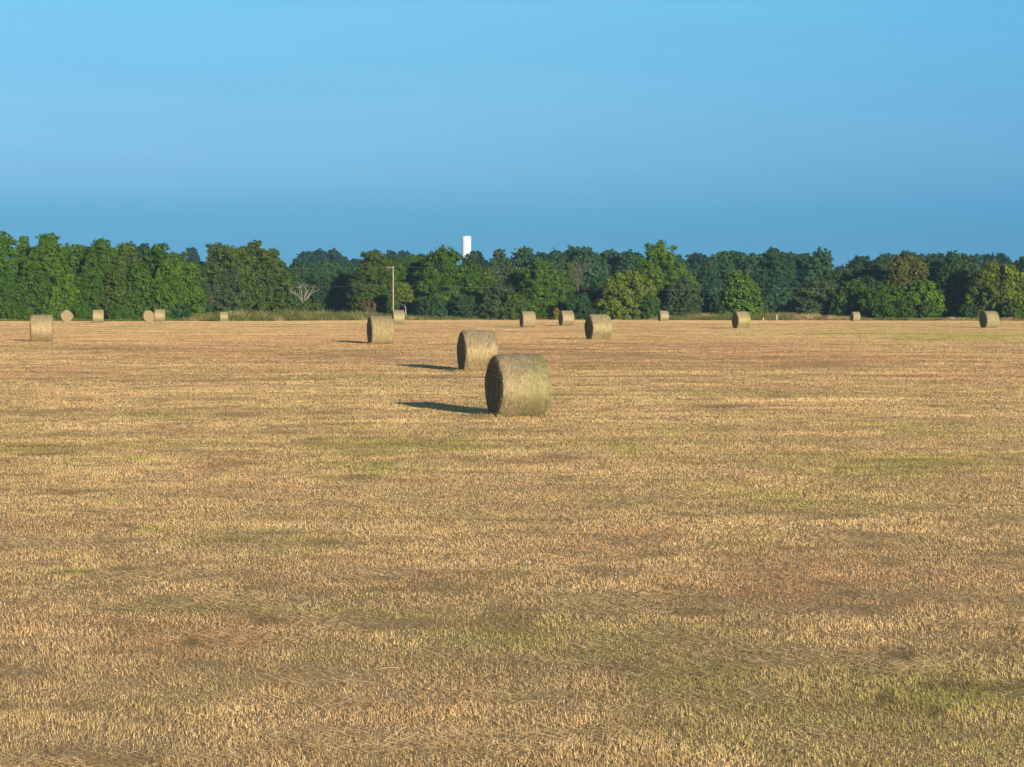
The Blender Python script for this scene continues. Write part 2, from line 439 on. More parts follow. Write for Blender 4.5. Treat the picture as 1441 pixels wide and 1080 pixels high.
# ------------------------------------------------------------------ verge of tall grass between the field and the trees
def build_verge():
    # photo columns, grass height in metres, depth of the strip, patch value
    cols = [(-60, .35, 2, .8), (250, .35, 2, .8), (275, 1.0, 10, .75), (330, 1.35, 14, .72), (430, 1.45, 16, .74), (520, 1.2, 14, .72), (545, .9, 10, .7),
            (600, .75, 9, .8), (740, .6, 8, .82), (800, .5, 6, .75), (930, .75, 9, .76), (1010, 1.1, 12, .72), (1060, 1.0, 10, .62), (1115, 1.15, 10, .55),
            (1150, .85, 9, .45), (1190, .7, 7, .6), (1230, .45, 5, .8), (1300, .45, 5, .6), (1360, .5, 6, .7), (1500, .4, 5, .8)]
    cx = [c[0] for c in cols]
    N = 150000
    px = rng.uniform(-60, 1500, N)
    e0 = edge(at(px, 330))
    hh = np.interp(px, cx, [c[1] for c in cols]); dp = np.interp(px, cx, [c[2] for c in cols]); pv = np.interp(px, cx, [c[3] for c in cols])
    keep = rng.random(N) < .25 + .75 * hh / 1.45
    px, e0, hh, dp, pv = px[keep], e0[keep], hh[keep], dp[keep], pv[keep]; N = len(px)
    t = rng.random(N) ** 1.2
    y = e0 + .2 + dp * t
    x = at(px, 330) * y / 330
    y = edge(x) + .2 + dp * t
    z = zf(x, y)
    g = fbm(x / 1.6, y / 1.4, 101, 3)
    h = hh * (.35 + .65 * np.clip(t * 3, 0, 1)) * (.3 + 1.25 * g) * rng.uniform(.6, 1.25, N)
    w = rng.uniform(.03, .075, N)
    a = rng.random(N) * 6.283; la = rng.random(N) * 6.283; tl = np.abs(rng.normal(.2, .2, N))
    V = np.empty((N, 3, 3), np.float32)
    ox, oy = np.cos(a) * w, np.sin(a) * w
    V[:, 0] = np.stack([x - ox, y - oy, z - .02], 1); V[:, 1] = np.stack([x + ox, y + oy, z - .02], 1)
    V[:, 2] = np.stack([x + np.sin(tl) * np.cos(la) * h, y + np.sin(tl) * np.sin(la) * h, z + h * np.cos(tl)], 1)
    patch = np.clip(pv + .20 + (fbm(x / 3.0, y / 3.0, 111, 3) - .5) * .8, 0, 1)
    tone = .38 + .62 * g
    o = mesh_obj('tall_grass', V.reshape(-1, 3), np.arange(N * 3).reshape(N, 3), M['verge'], None, False,
                 [('rnd', 'FACE', np.clip(rng.normal(.5, .25, N), 0, 1)), ('patch', 'FACE', patch), ('tone', 'FACE', tone)])
    tag(o, 'strip of unmown tall grass between the mown field and the trees', 'grass', kind='stuff')
build_verge()

# ------------------------------------------------------------------ trees
def tube(path, radii, n=6):
    path = np.asarray(path, float); v = []; f = []
    for i, p in enumerate(path):
        t = path[min(i + 1, len(path) - 1)] - path[max(i - 1, 0)]
        t = t / (np.linalg.norm(t) + 1e-9)
        ref = np.array([0, 1, 0]) if abs(t[1]) < .9 else np.array([1, 0, 0])
        u = np.cross(t, ref); u /= np.linalg.norm(u); w = np.cross(t, u)
        for k in range(n):
            q = 2 * math.pi * k / n
            v.append(p + radii[i] * (math.cos(q) * u + math.sin(q) * w))
    for i in range(len(path) - 1):
        for k in range(n):
            k2 = (k + 1) % n
            f.append([i * n + k, i * n + k2, (i + 1) * n + k2, (i + 1) * n + k])
    f.append(list(range(n))[::-1]); f.append([(len(path) - 1) * n + k for k in range(n)])
    return v, f

def join(parts):
    V, Fc, o = [], [], 0
    for v, f in parts:
        V += list(v); Fc += [[i + o for i in q] for q in f]; o += len(v)
    return V, Fc

def limb_path(a, b, k=5, wob=.06, sag=0):
    a = np.array(a, float); b = np.array(b, float); L = np.linalg.norm(b - a)
    out = []
    for i in range(k + 1):
        t = i / k
        p = a + (b - a) * t
        if 0 < i < k: p = p + rng.normal(0, wob * L, 3)
        p = p + np.array([0, 0, sag * L * math.sin(math.pi * t)])
        out.append(p)
    return out

def crown_lobes(R, Ht, z0, ragged, spiky, ox=0, oy=0):
    hc = Ht - z0
    L = []
    def rad_at(u): return R * math.sqrt(max(.05, 1 - ((u - .40) / .64) ** 2))
    lr0 = min(R * .46, hc * .24)
    nlay = max(2, int(round(hc / (lr0 * 1.15))))
    for j in range(nlay):
        u = (j + .35) / nlay
        ra = rad_at(u)
        lr = lr0 * rng.uniform(.85, 1.15) * (1 - .2 * u)
        ring = max(0, ra - lr * .75)
        kn = max(1, int(round(2 * math.pi * ring / (lr * 1.25))))
        a0 = rng.random() * 6.283
        for k in range(kn):
            if rng.random() < .12 * ragged * 2 and j > 0: continue
            ang = a0 + 6.283 * k / kn + rng.normal(0, .18)
            l2 = lr * rng.uniform(.65, 1.25)
            q = ring * rng.uniform(.75, 1.22)
            lz = z0 + hc * u + rng.normal(0, .25) * lr
            lz = min(lz, Ht - l2 * .7)
            L.append((ox + math.cos(ang) * q, oy + math.sin(ang) * q, lz, l2, l2 * rng.uniform(.7, 1.15)))
    L.append((ox, oy, z0 + hc * .45, R * .52, hc * .40))                        # core
    L.append((ox + rng.normal(0, .2 * R), oy + rng.normal(0, .12 * R), Ht - lr0 * .8, lr0 * .85, lr0 * .8))
    for k in range(int(5 + spiky * 9)):                                       # sprigs breaking the top outline
        a = rng.random() * 6.283; q = rng.uniform(.1, .8) * R
        uu = 1 - (q / R) ** 2 * .32
        L.append((ox + math.cos(a) * q, oy + math.sin(a) * q, z0 + hc * uu - rng.uniform(.05, .11) * hc, R * rng.uniform(.06, .13), R * rng.uniform(.2, .42)))
    return L

def crown_leaves(R, Ht, z0, leaf, cover=2.4, lobes=None, spiky=.0, ragged=.5, clump=1.0):
    """lobes of leaf clumps filling a crown of radius R between z0 and Ht; returns verts, quads, rnd, clump"""
    if R > 1.6 and lobes is None:
        hc = Ht - z0
        o = rng.uniform(-.22, .22) * R
        L = crown_lobes(R * .72, Ht, z0, ragged, spiky, o, rng.uniform(-.2, .2) * R)
        for sg in (-1, 1):
            r2 = R * rng.uniform(.50, .66)
            ox = sg * (R * rng.uniform(.92, 1.08) - r2)
            L += crown_lobes(r2, z0 + hc * rng.uniform(.66, .93), z0, ragged, spiky * .8, ox, rng.uniform(-.35, .25) * R)
    else:
        L = crown_lobes(R, Ht, z0, ragged, spiky)
    P, Nn, Cl = [], [], []
    for (lx, ly, lz, lr, lh) in L:
        area = 4 * math.pi * ((lr * lr + 2 * lr * lh) / 3)
        rc = min(1.0, lr * .42) * clump * rng.uniform(.6, 1.25)
        nc = max(4, int(area / (rc * rc * 6.0)))
        th = rng.random(nc) * 6.283; cz = rng.uniform(-.85, 1, nc); sr = np.sqrt(1 - cz * cz)
        dirs = np.stack([sr * np.cos(th), sr * np.sin(th), cz], 1)
        rad = rng.uniform(.5, 1.2, nc)[:, None]
        cc = np.array([lx, ly, lz]) + dirs * np.array([lr, lr, lh]) * rad
        cv = np.clip(rng.normal(.45, .2, nc), 0, 1)
        nleaf = max(6, int(cover * area / nc / (leaf * leaf * .55)))
        for c, dv, cval in zip(cc, dirs, cv):
            if c[2] < z0 - .1: continue
            m = int(nleaf * rng.uniform(.6, 1.3))
            o = rng.normal(0, 1, (m, 3)); o /= np.linalg.norm(o, axis=1)[:, None]
            o *= (rng.random(m) ** (1 / 2.2))[:, None] * rc * rng.uniform(.8, 1.2)
            o[:, 2] *= .72
            far_ = rng.random(m) < ragged * .30
            o[far_] *= rng.uniform(1.1, 1.9, (int(far_.sum()), 1))
            p = c + o
            nn = dv * .7 + o / rc * 1.2 + rng.normal(0, .55, (m, 3)) + np.array([0, 0, .3])
            P.append(p); Nn.append(nn); Cl.append(np.full(m, cval) + rng.normal(0, .05, m))
    P = np.concatenate(P); Nn = np.concatenate(Nn); Cl = np.clip(np.concatenate(Cl), 0, 1)
    ok = P[:, 2] > .05
    P, Nn, Cl = P[ok], Nn[ok], Cl[ok]
    Nn /= np.linalg.norm(Nn, axis=1)[:, None] + 1e-9
    m = len(P)
    ref = rng.normal(0, 1, (m, 3))
    U = np.cross(Nn, ref); U /= np.linalg.norm(U, axis=1)[:, None] + 1e-9
    W = np.cross(Nn, U)
    s = leaf * rng.uniform(.55, 1.25, m)[:, None]
    V = np.stack([P - U * s * .6, P - W * s * .36 + Nn * s * .08, P + U * s * .6, P + W * s * .36 - Nn * s * .08], 1)
    return V.reshape(-1, 3), np.arange(m * 4).reshape(m, 4), np.clip(rng.normal(.5, .2, m), 0, 1), Cl

G = dict(  # leaf colours; distance haze is mixed into far and teal
    green=(.039, .081, .011), bright=(.055, .104, .012), olive=(.049, .077, .014), lime=(.078, .106, .014), dark=(.026, .058, .021),
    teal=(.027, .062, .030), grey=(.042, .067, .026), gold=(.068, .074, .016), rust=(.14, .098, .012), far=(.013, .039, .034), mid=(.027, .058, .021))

def tree(px, top, hw, d, col, label, name='tree', cat='tree', group='trees of the far tree line', bottom=None, trunk_mat='bark', leaf=None, cover=2.0, spiky=.4, lean=0):
    x = at(px, d); zg = float(zf(x, d))
    Ht = (YH - top) * d / F + H - zg
    R = hw * (1.2 if d < 385 else 1.36) * d / F
    z0 = .15 if bottom is None else max(.1, (YH - bottom) * d / F + H - zg)
    leaf = leaf or (.30 if d < 420 else .45 if d < 600 else .8)
    t = empty(name, (x, d, zg), 0)
    tag(t, label, cat, group)
    parts = []
    tr = max(.07, Ht * .018)
    zt = z0 + (Ht - z0) * .55
    top_pt = (lean, 0, zt)
    parts.append(tube(limb_path((0, 0, -.25), top_pt, 5, .015), [tr * 1.4, tr, tr * .9, tr * .75, tr * .55, tr * .35]))
    for k in range(5 if d < 420 else 3):
        a = k * 2.4 + rng.random(); u = rng.uniform(.35, .9)
        s = np.array([lean * u, 0, zt * u]); e = s + np.array([math.cos(a) * R * .7, math.sin(a) * R * .7, (Ht - zt) * .5 + .1 * Ht])
        parts.append(tube(limb_path(s, e, 3, .05), [tr * .45, tr * .33, tr * .22, tr * .1], 5))
    v, f = join(parts)
    mesh_obj('trunk', v, f, M[trunk_mat], t, True)
    v, f, r, c = crown_leaves(R, Ht, z0, leaf * rng.uniform(.78, 1.25), cover, spiky=spiky, clump=rng.uniform(.75, 1.35))
    if lean: v = v + np.stack([lean * np.clip(v[:, 2] / Ht, 0, 1), 0 * v[:, 2], 0 * v[:, 2]], 1)
    cr = mesh_obj('crown', v, f, M['leaf'], t, False, [('rnd', 'FACE', r), ('clump', 'FACE', c)])
    b = G[col] if isinstance(col, str) else col
    j = rng.uniform(.9, 1.12)
    cr.color = (b[0] * j, b[1] * j, b[2] * j, 1)
    return t

def shrub(px, top, hw, d, col, label, group='bushes at the edge of the field', leaf=.24, cover=2.4):
    x = at(px, d); zg = float(zf(x, d)); Ht = (YH - top) * d / F + H - zg; R = hw * d / F
    t = empty('bush', (x, d, zg)); tag(t, label, 'bush', group)
    parts = []
    for k in range(5):
        a = k * 1.257 + rng.random()
        parts.append(tube(limb_path((0, 0, -.1), (math.cos(a) * R * .5, math.sin(a) * R * .3, Ht * .7), 3, .05), [.05, .04, .03, .015], 5))
    v, f = join(parts); mesh_obj('stem', v, f, M['bark'], t, True)
    v, f, r, c = crown_leaves(R, Ht, .05, leaf, cover, lobes=6, spiky=.3)
    cr = mesh_obj('foliage', v, f, M['leaf'], t, False, [('rnd', 'FACE', r), ('clump', 'FACE', c)])
    b = G[col] if isinstance(col, str) else col
    cr.color = (*b, 1)
    return t

TREES = [
    # px, top, hw, d, colour, label
    (3, 330, 27, 312, 'green', 'tall dense green tree cut by the left picture edge'),
    (33, 331, 15, 318, 'green', 'narrow tall green tree above the single hay bale nearest the left edge'),
    (68, 330, 28, 310, 'bright', 'bright green tall tree with upright sprigs above the left end-on hay bale'),
    (106, 344, 25, 315, 'green', 'mid green tree between two taller bright trees, behind the left end-on bale'),
    (145, 335, 24, 312, 'green', 'tall green tree right behind the lone upright bale left of the touching bale pair'),
    (181, 341, 22, 312, 'olive', 'yellowish topped green tree just left of the two touching hay bales'),
    (219, 343, 29, 313, 'green', 'dark green full tree directly behind the two touching hay bales'),
    (254, 355, 29, 310, 'bright', 'rounded bright green tree right of the touching bales, sloping down to a dark gap'),
    (48, 345, 20, 338, 'mid', 'tree set back in the notch above the bale nearest the left edge'),
    (88, 346, 20, 340, 'green', 'tree set back in the notch above the left end-on bale'),
    (125, 345, 20, 340, 'mid', 'tree set back in the notch left of the lone upright bale'),
    (164, 347, 20, 340, 'green', 'tree set back in the notch right of the lone upright bale'),
    (200, 348, 20, 342, 'mid', 'tree set back in the notch above the touching pair of bales'),
    (240, 355, 20, 340, 'green', 'tree set back at the right of the touching pair of bales'),
    (274, 366, 18, 350, 'mid', 'tree set back below the small round bluish crown at left'),
    (347, 349, 22, 368, 'mid', 'tree set back between the broad olive tree and the pointed olive tree'),
    (378, 350, 20, 368, 'olive', 'tree set back between the two olive trees left of the bare dead tree'),
    (553, 363, 20, 384, 'mid', 'tree set back in the notch directly above the utility pole'),
    (1020, 372, 24, 400, 'teal', 'shaded tree filling the belt left of the small bright front tree'),
    (1180, 382, 22, 384, 'mid', 'shaded tree below the dip in the skyline on the right'),
    (1320, 378, 22, 380, 'mid', 'shaded tree between the golden brown tree and the tall loose topped tree'),
    (50, 372, 21, 307, 'green', 'lower leafy green tree filling in above the bale nearest the left edge'),
    (88, 383, 21, 306, 'bright', 'low bright green tree rising just over the left end-on bale'),
    (126, 376, 20, 307, 'green', 'lower green tree just left of and above the lone upright bale'),
    (163, 380, 21, 307, 'olive', 'low olive green tree between the lone upright bale and the touching pair'),
    (200, 374, 21, 307, 'green', 'lower green tree rising over the end-on bale of the touching pair'),
    (237, 386, 20, 306, 'bright', 'low bright green tree right above the square-on bale of the touching pair'),
    (10, 386, 20, 306, 'green', 'low green tree in the lower left corner of the tree line'),
    (276, 372, 17, 330, 'mid', 'shaded mid green tree in the gap left of the broad olive tree'),
    (412, 382, 17, 360, 'mid', 'mid green tree half hidden behind the left limbs of the bare dead tree'),
    (506, 378, 16, 372, 'mid', 'shaded mid green tree filling the dark gap left of the utility pole tree'),
    (606, 376, 20, 362, 'green', 'green tree between the rounded tree by the pole and the broad domed tree'),
    (1268, 384, 22, 364, 'mid', 'mid green tree behind and just under the golden brown crown'),
    (1374, 380, 18, 350, 'olive', 'olive tree between the mid green tree above the track and the yellow green trees'),
    (1222, 388, 19, 352, 'mid', 'mid green tree between the smallest far bale and the golden brown tree'),
    (322, 345, 38, 344, 'olive', 'broad olive tree with a ragged top behind the small far bale at left'),
    (303, 341, 17, 372, 'grey', 'grey green tree top rising behind the broad olive tree at left'),
    (362, 338, 20, 350, 'olive', 'olive tree with a pointed top, left of the bare dead tree'),
    (381, 353, 27, 348, 'olive', 'olive green tree with low full foliage immediately left of the bare dead tree'),
    (449, 383, 22, 372, 'mid', 'mid green low tree directly behind the bare dead tree'),
    (482, 379, 21, 378, 'mid', 'mid green low tree right of the bare dead tree, below the bluish wood'),
    (528, 352, 28, 360, 'olive', 'olive tree with a dark shaded left side, just left of the utility pole'),
    (578, 361, 31, 366, 'green', 'green rounded tree just right of the utility pole'),
    (635, 351, 41, 358, 'green', 'largest broad domed green tree standing in front of the white water tower'),
    (686, 376, 23, 372, 'olive', 'lower olive tree on the right flank of the broad domed tree'),
    (704, 351, 17, 430, 'grey', 'grey green rounded tree top right of the white water tower'),
    (672, 354, 17, 470, 'far', 'dark bluish tree top touching the right foot of the white water tower'),
    (739, 347, 22, 440, 'teal', 'dark bluish tree with a small pointed peak, behind and left of the bright green tree'),
    (735, 376, 24, 372, 'green', 'small green tree standing behind the bale with a thin dark end, left of centre gap'),
    (769, 363, 31, 360, 'bright', 'bright green full tree between the two mid-field far bales in the centre'),
    (772, 352, 22, 430, 'teal', 'dark tree top directly above the bright green central tree'),
    (805, 346, 20, 440, 'dark', 'tallest dark crown in the bluish wood right of the water tower'),
    (829, 348, 20, 436, 'teal', 'dark domed crown above the bare twiggy tree'),
    (858, 351, 20, 440, 'teal', 'dark level crown above the yellow green front tree'),
    (888, 354, 17, 434, 'teal', 'dark crown close on the left of the tall green tree right of centre'),
    (800, 368, 17, 372, 'olive', 'pale olive tree with a sparse top, left neighbour of the bare twiggy tree'),
    (843, 389, 25, 364, 'mid', 'low mid green tree behind the largest of the far bales right of centre'),
    (884, 382, 34, 352, 'lime', 'spreading yellow green tree in front of the tall green tree right of centre'),
    (938, 344, 37, 366, 'bright', 'tall bright green tree with an upswept crown standing above all others right of centre'),
    (962, 391, 22, 358, 'grey', 'grey green drooping tree at the right foot of the tall upswept tree'),
    (985, 356, 18, 470, 'far', 'bluish tree top just right of the tall upswept green tree'),
    (1012, 354, 20, 430, 'dark', 'dark green tree with a light sprig on top, left of the small bright front tree'),
    (1034, 353, 19, 436, 'teal', 'dark tree behind the small bright front tree'),
    (1060, 356, 20, 430, 'teal', 'dark tree right behind and right of the small bright front tree'),
    (1000, 398, 24, 372, 'teal', 'low dark bluish tree in the gap left of the small bright front tree'),
    (1043, 380, 25, 356, 'bright', 'small bright green tree standing out against dark trees behind the right bale'),
    (1088, 348, 24, 392, 'teal', 'tall dark tree with a broken top, right of the small bright front tree'),
    (1117, 356, 18, 398, 'mid', 'dark tree with a light green tip between two taller dark trees'),
    (1134, 361, 18, 404, 'teal', 'lower dark tree left of the tree with the notched knobbly top'),
    (1156, 352, 25, 394, 'teal', 'dark tree with a notched knobbly top, left of the sky dip'),
    (1088, 402, 28, 376, 'teal', 'dark shaded low tree at the foot of the tall dark trees, behind brown grass'),
    (1155, 391, 33, 352, 'grey', 'rounded grey green tree left of the smallest far bale'),
    (1183, 374, 16, 560, 'far', 'small bluish tree filling the dip in the skyline'),
    (1204, 366, 21, 366, 'mid', 'green tree on the right side of the skyline dip'),
    (1199, 395, 23, 346, 'green', 'low spreading green tree directly behind the smallest far bale'),
    (1236, 361, 21, 362, 'dark', 'dark green tree immediately left of the golden brown tree'),
    (1277, 354, 20, 410, 'dark', 'dark tree top showing above the golden brown tree'),
    (1304, 358, 15, 404, 'teal', 'dark narrow tree top right of the golden brown tree'),
    (1252, 402, 34, 342, 'green', 'low dense green tree under the golden brown tree'),
    (1301, 395, 23, 340, 'bright', 'bright low green tree under the right side of the golden brown tree'),
    (1322, 365, 21, 372, 'teal', 'grey blue tree left of the tall loose topped tree near the right edge'),
    (1338, 354, 19, 366, 'mid', 'tall loose topped tree with thin upright sprigs near the right edge'),
    (1361, 357, 17, 376, 'grey', 'grey green tree with airy sprigs left of the far dome shaped crown'),
    (1352, 378, 23, 344, 'mid', 'mid green tree left of the right-hand yellow green tree, above the pale track'),
    (1396, 369, 31, 336, 'lime', 'yellow green autumn tinted tree right behind the rightmost bale'),
    (1428, 372, 24, 334, 'lime', 'yellow green tree with golden patches cut by the right picture edge'),
    (1440, 359, 19, 372, 'dark', 'dark tree top at the right picture edge behind the yellow green trees'),
    # the wood farther back
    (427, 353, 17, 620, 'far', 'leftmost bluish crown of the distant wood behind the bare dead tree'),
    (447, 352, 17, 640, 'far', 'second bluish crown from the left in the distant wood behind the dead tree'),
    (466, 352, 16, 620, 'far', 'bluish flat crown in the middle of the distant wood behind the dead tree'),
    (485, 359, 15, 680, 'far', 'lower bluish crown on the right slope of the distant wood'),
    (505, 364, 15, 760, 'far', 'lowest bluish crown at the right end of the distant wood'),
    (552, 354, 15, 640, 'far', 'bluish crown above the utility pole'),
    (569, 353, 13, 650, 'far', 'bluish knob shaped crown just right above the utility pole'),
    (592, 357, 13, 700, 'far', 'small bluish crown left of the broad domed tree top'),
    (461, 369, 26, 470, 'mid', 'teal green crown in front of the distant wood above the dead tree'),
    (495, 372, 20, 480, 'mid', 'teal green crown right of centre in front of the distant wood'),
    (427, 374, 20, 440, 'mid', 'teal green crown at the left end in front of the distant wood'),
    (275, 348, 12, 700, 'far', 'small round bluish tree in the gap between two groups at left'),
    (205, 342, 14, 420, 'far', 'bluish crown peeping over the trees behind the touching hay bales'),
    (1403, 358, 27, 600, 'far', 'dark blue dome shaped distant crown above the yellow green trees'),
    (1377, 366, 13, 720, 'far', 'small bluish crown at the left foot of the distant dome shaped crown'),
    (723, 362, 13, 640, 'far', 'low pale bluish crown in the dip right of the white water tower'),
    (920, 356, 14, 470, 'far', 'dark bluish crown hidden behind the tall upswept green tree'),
]
for k, a in enumerate(TREES):
    px, top, hw, d, col, label = a
    tree(px, top + 1.5, hw, d, col, label, spiky=.9 if 'sprig' in label or 'ragged' in label else .4,
         group='trees of the distant wood' if d >= 440 else 'trees of the far tree line')

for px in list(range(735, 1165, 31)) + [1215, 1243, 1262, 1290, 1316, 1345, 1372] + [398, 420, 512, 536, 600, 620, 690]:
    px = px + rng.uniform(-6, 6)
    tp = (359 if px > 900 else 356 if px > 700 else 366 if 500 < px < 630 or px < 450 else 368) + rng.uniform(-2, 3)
    tree(px, tp, 18, rng.uniform(445, 490), (.020, .052, .034), 'bluish green back row tree, only a strip of its crown showing between nearer trees', group='trees of the back row', spiky=.2)  # leaf colour tinted blue-green to carry distance haze

# the golden tree with its pale leaning trunk, and the young tree with a bent trunk
tree(1268, 362, 26, 352, 'gold', 'golden brown tree with a pale leaning limb under its crown', bottom=400, trunk_mat='pale_bark', lean=1.2)
tree(574, 399, 12, 348, 'lime', 'young yellow green tree with a pale bent trunk right of the utility pole', bottom=424, trunk_mat='grey_bark', lean=-.9)

SHRUBS = [
    (432, 428, 23, 341.0, 'olive', 'mounded olive bush at the foot of the bare dead tree'),
    (318, 386, 27, 338, 'grey', 'tall grey green bush behind the small far bale at left'),
    (292, 408, 13, 336, (.075, .07, .05), 'greyish brown thin bush in the shaded gap left of the grey green bush'),
    (705, 402, 27, 350, 'grey', 'rounded grey green bush left of the bale with a thin dark end'),
    (722, 416, 18, 348, 'olive', 'small dull olive bush beside the bale with a thin dark end'),
    (520, 424, 10, 350, (.10, .075, .04), 'small brownish bush in the tall grass left of the utility pole'),
    (783, 434, 4, 350, 'rust', 'tiny orange leaved bush left of the bale with green tinted side'),
    (1305, 425, 12, 334, 'olive', 'small yellowish bush at the right end of the low green trees'),
    (1275, 424, 22, 336, 'green', 'low dark green bush under the golden brown tree'),
    (1245, 428, 18, 334, 'green', 'low green bush at the field edge right of the smallest far bale'),
    (1362, 428, 12, 334, 'mid', 'low green bush between the pale track and the rightmost bale'),
    (1425, 424, 16, 330, 'olive', 'low olive bush right of the rightmost bale'),
    (25, 432, 22, 302, 'green', 'low green bush left of the single hay bale nearest the left edge'),
    (112, 432, 14, 302, 'green', 'low green bush between the left end-on bale and the lone upright bale'),
    (172, 433, 18, 303, 'green', 'low green bush left of the two touching hay bales'),
    (250, 430, 18, 306, 'mid', 'low dark green bush right of the two touching hay bales'),
    (655, 418, 20, 352, 'mid', 'low green bush under the broad domed tree'),
    (608, 420, 20, 352, 'mid', 'low green bush right of the young tree with the bent trunk'),
    (815, 415, 18, 352, 'mid', 'low green bush behind the bales right of centre'),
    (915, 418, 16, 350, 'green', 'low green bush just left of the small bale right of centre'),
    (1125, 420, 20, 356, 'teal', 'low dark bush behind the brown grass on the right'),
    (500, 412, 16, 362, 'dark', 'dark shaded bush in the gap left of the utility pole tree'),
]
for s in SHRUBS: shrub(*s)

# ------------------------------------------------------------------ bare trees
def branch(p, dirv, L, r, depth, parts, n=5):
    dirv = np.array(dirv, float); dirv /= np.linalg.norm(dirv)
    e = np.array(p) + dirv * L
    path = limb_path(p, e, 3, .05)
    parts.append(tube(path, [r, r * .85, r * .7, r * .5], n))
    if depth == 0: return
    for k in range(3):
        u = rng.uniform(.45, 1.0)
        s = path[0] + (path[-1] - path[0]) * u if u < .95 else path[-1]
        nd_ = dirv + rng.normal(0, .55, 3) + np.array([0, 0, .15])
        branch(s, nd_, L * rng.uniform(.45, .7), r * .55, depth - 1, parts, 4)

def dead_tree():
    d = 342.6; x = at(426, d); zg = float(zf(x, d))
    t = empty('dead_tree', (x, d, zg)); tag(t, 'bare bleached dead tree with forked limbs rising from a bush', 'tree')
    def P(px, py, dy=0): return ((px - 426) * d / F, dy, (YH - py) * d / F + H - zg)
    parts = [tube(limb_path((0, 0, -.2), P(426, 424), 3, .02), [.19, .17, .15, .13], 7)]
    limbs = [((426, 425), (418, 414), (409, 410)), ((426, 426), (425, 412), (423, 399)), ((427, 425), (431, 415), (434, 408)),
             ((427, 426), (436, 414), (444, 403)), ((426, 426), (422, 417), (420, 405)),
             ((427, 426), (434, 418), (440, 411)), ((426, 426), (419, 418), (412, 415)), ((427, 426), (429, 412), (428, 401))]
    for k, (a, b, c) in enumerate(limbs):
        pa, pb, pc = P(*a), P(*b, (k - 2) * .35), P(*c, (k - 2) * .7)
        path = [np.array(pa), (np.array(pa) + pb) / 2 + rng.normal(0, .04, 3), np.array(pb), (np.array(pb) + pc) / 2 + rng.normal(0, .05, 3), np.array(pc)]
        parts.append(tube(path, [.085, .075, .06, .045, .015], 6))
        for j in range(6):
            s = path[2] + (path[4] - path[2]) * rng.random()
            parts.append(tube(limb_path(s, s + np.array([rng.normal(0, .45), rng.normal(0, .4), rng.uniform(.2, .7)]), 2, .05), [.03, .022, .01], 4))
    v, f = join(parts); mesh_obj('trunk', v, f, M['pale_bark'], t, True)
dead_tree()

def bare_tree():
    d = 364; x = at(813, d); zg = float(zf(x, d))
    t = empty('bare_tree', (x, d, zg)); tag(t, 'leafless twiggy tree with reddish grey branches amid green trees right of centre', 'tree')
    Ht = (YH - 364) * d / F + H - zg
    parts = [tube(limb_path((0, 0, -.2), (.1, 0, Ht * .6), 4, .015), [.2, .17, .14, .11, .09], 6)]
    for k in range(9):
        u = rng.uniform(.45, .62)
        a = rng.uniform(0, 6.28)
        branch((.1 * u, 0, Ht * u), (math.cos(a) * .45, math.sin(a) * .45, 1), Ht * .24, .06, 3, parts)
    v, f = join(parts)
    v = np.array(v); v[:, 2] = np.minimum(v[:, 2], Ht + .1 * rng.random(len(v)))
    mesh_obj('trunk', v, f, M['twig'], t, True)
bare_tree()

# ------------------------------------------------------------------ hay bales
RB, LB = .775, 1.19
def bale_meshes(seed):
    g = np.random.default_rng(seed)
    ns, nx = 128, 40
    xs = np.linspace(-1, 1, nx)
    ends = 1 - np.clip((np.abs(xs) - .84) / .16, 0, 1) ** 2 * .06          # rounded shoulders
    V = []
    ph = np.linspace(0, 2 * math.pi, ns, endpoint=False)
    bulge = g.normal(0, .012, 6)
    for i, xx in enumerate(xs):
        rr = RB * ends[i] * (1 + .012 * np.cos(2 * ph + g.normal(0, .05)) * 0)
        rr = rr + .024 * (fbm(np.cos(ph) * 2 + xx * 5 + seed, np.sin(ph) * 2 + xx, 7 + seed, 3) - .5) * 2
        rr = rr + .012 * math.sin(xx * 9 + seed) * .4 + sum(b * np.cos((k + 1) * ph + k) for k, b in enumerate(bulge))
        y = rr * np.cos(ph); z = rr * np.sin(ph)
        z = np.where(z < -.70, -.70 + (z + .70) * .35, z)                   # settled flat on the ground
        V.append(np.stack([np.full(ns, xx * LB / 2), y, z], 1))
    V = np.concatenate(V)
    i = np.arange(nx - 1)[:, None] * ns; k = np.arange(ns)[None, :]; k2 = (k + 1) % ns
    Fq = np.stack([i + k, i + k2, i + ns + k2, i + ns + k], 2).reshape(-1, 4)
    # loose stems standing off the wrapped surface
    m = 5200
    a = g.random(m) * 2 * math.pi; sx = g.uniform(-.985, .985, m)
    rr = RB * (1 - np.clip((np.abs(sx) - .9) / .1, 0, 1) ** 2 * .055)
    cy, cz = np.cos(a), np.sin(a)
    zz = rr * cz; zz = np.where(zz < -.70, -.70 + (zz + .70) * .35, zz)
    p = np.stack([sx * LB / 2, rr * cy, zz], 1)
    nrm = np.stack([0 * a, cy, cz], 1); tan = np.stack([0 * a, -cz, cy], 1)
    dr = tan * g.normal(0, 1, m)[:, None] + nrm * g.uniform(.05, .55, m)[:, None] + np.array([1, 0, 0]) * g.normal(0, .55, m)[:, None]
    dr /= np.linalg.norm(dr, axis=1)[:, None]
    ln = g.uniform(.04, .12, m)[:, None]
    wd = np.cross(dr, nrm); wd /= np.linalg.norm(wd, axis=1)[:, None] + 1e-9
    b = p - nrm * .004
    T = np.stack([b - wd * .004, b + wd * .004, b + dr * ln], 1).reshape(-1, 3)
    base = len(V)
    Ft = base + np.arange(m * 3).reshape(m, 3)
    return V, Fq, T, Ft

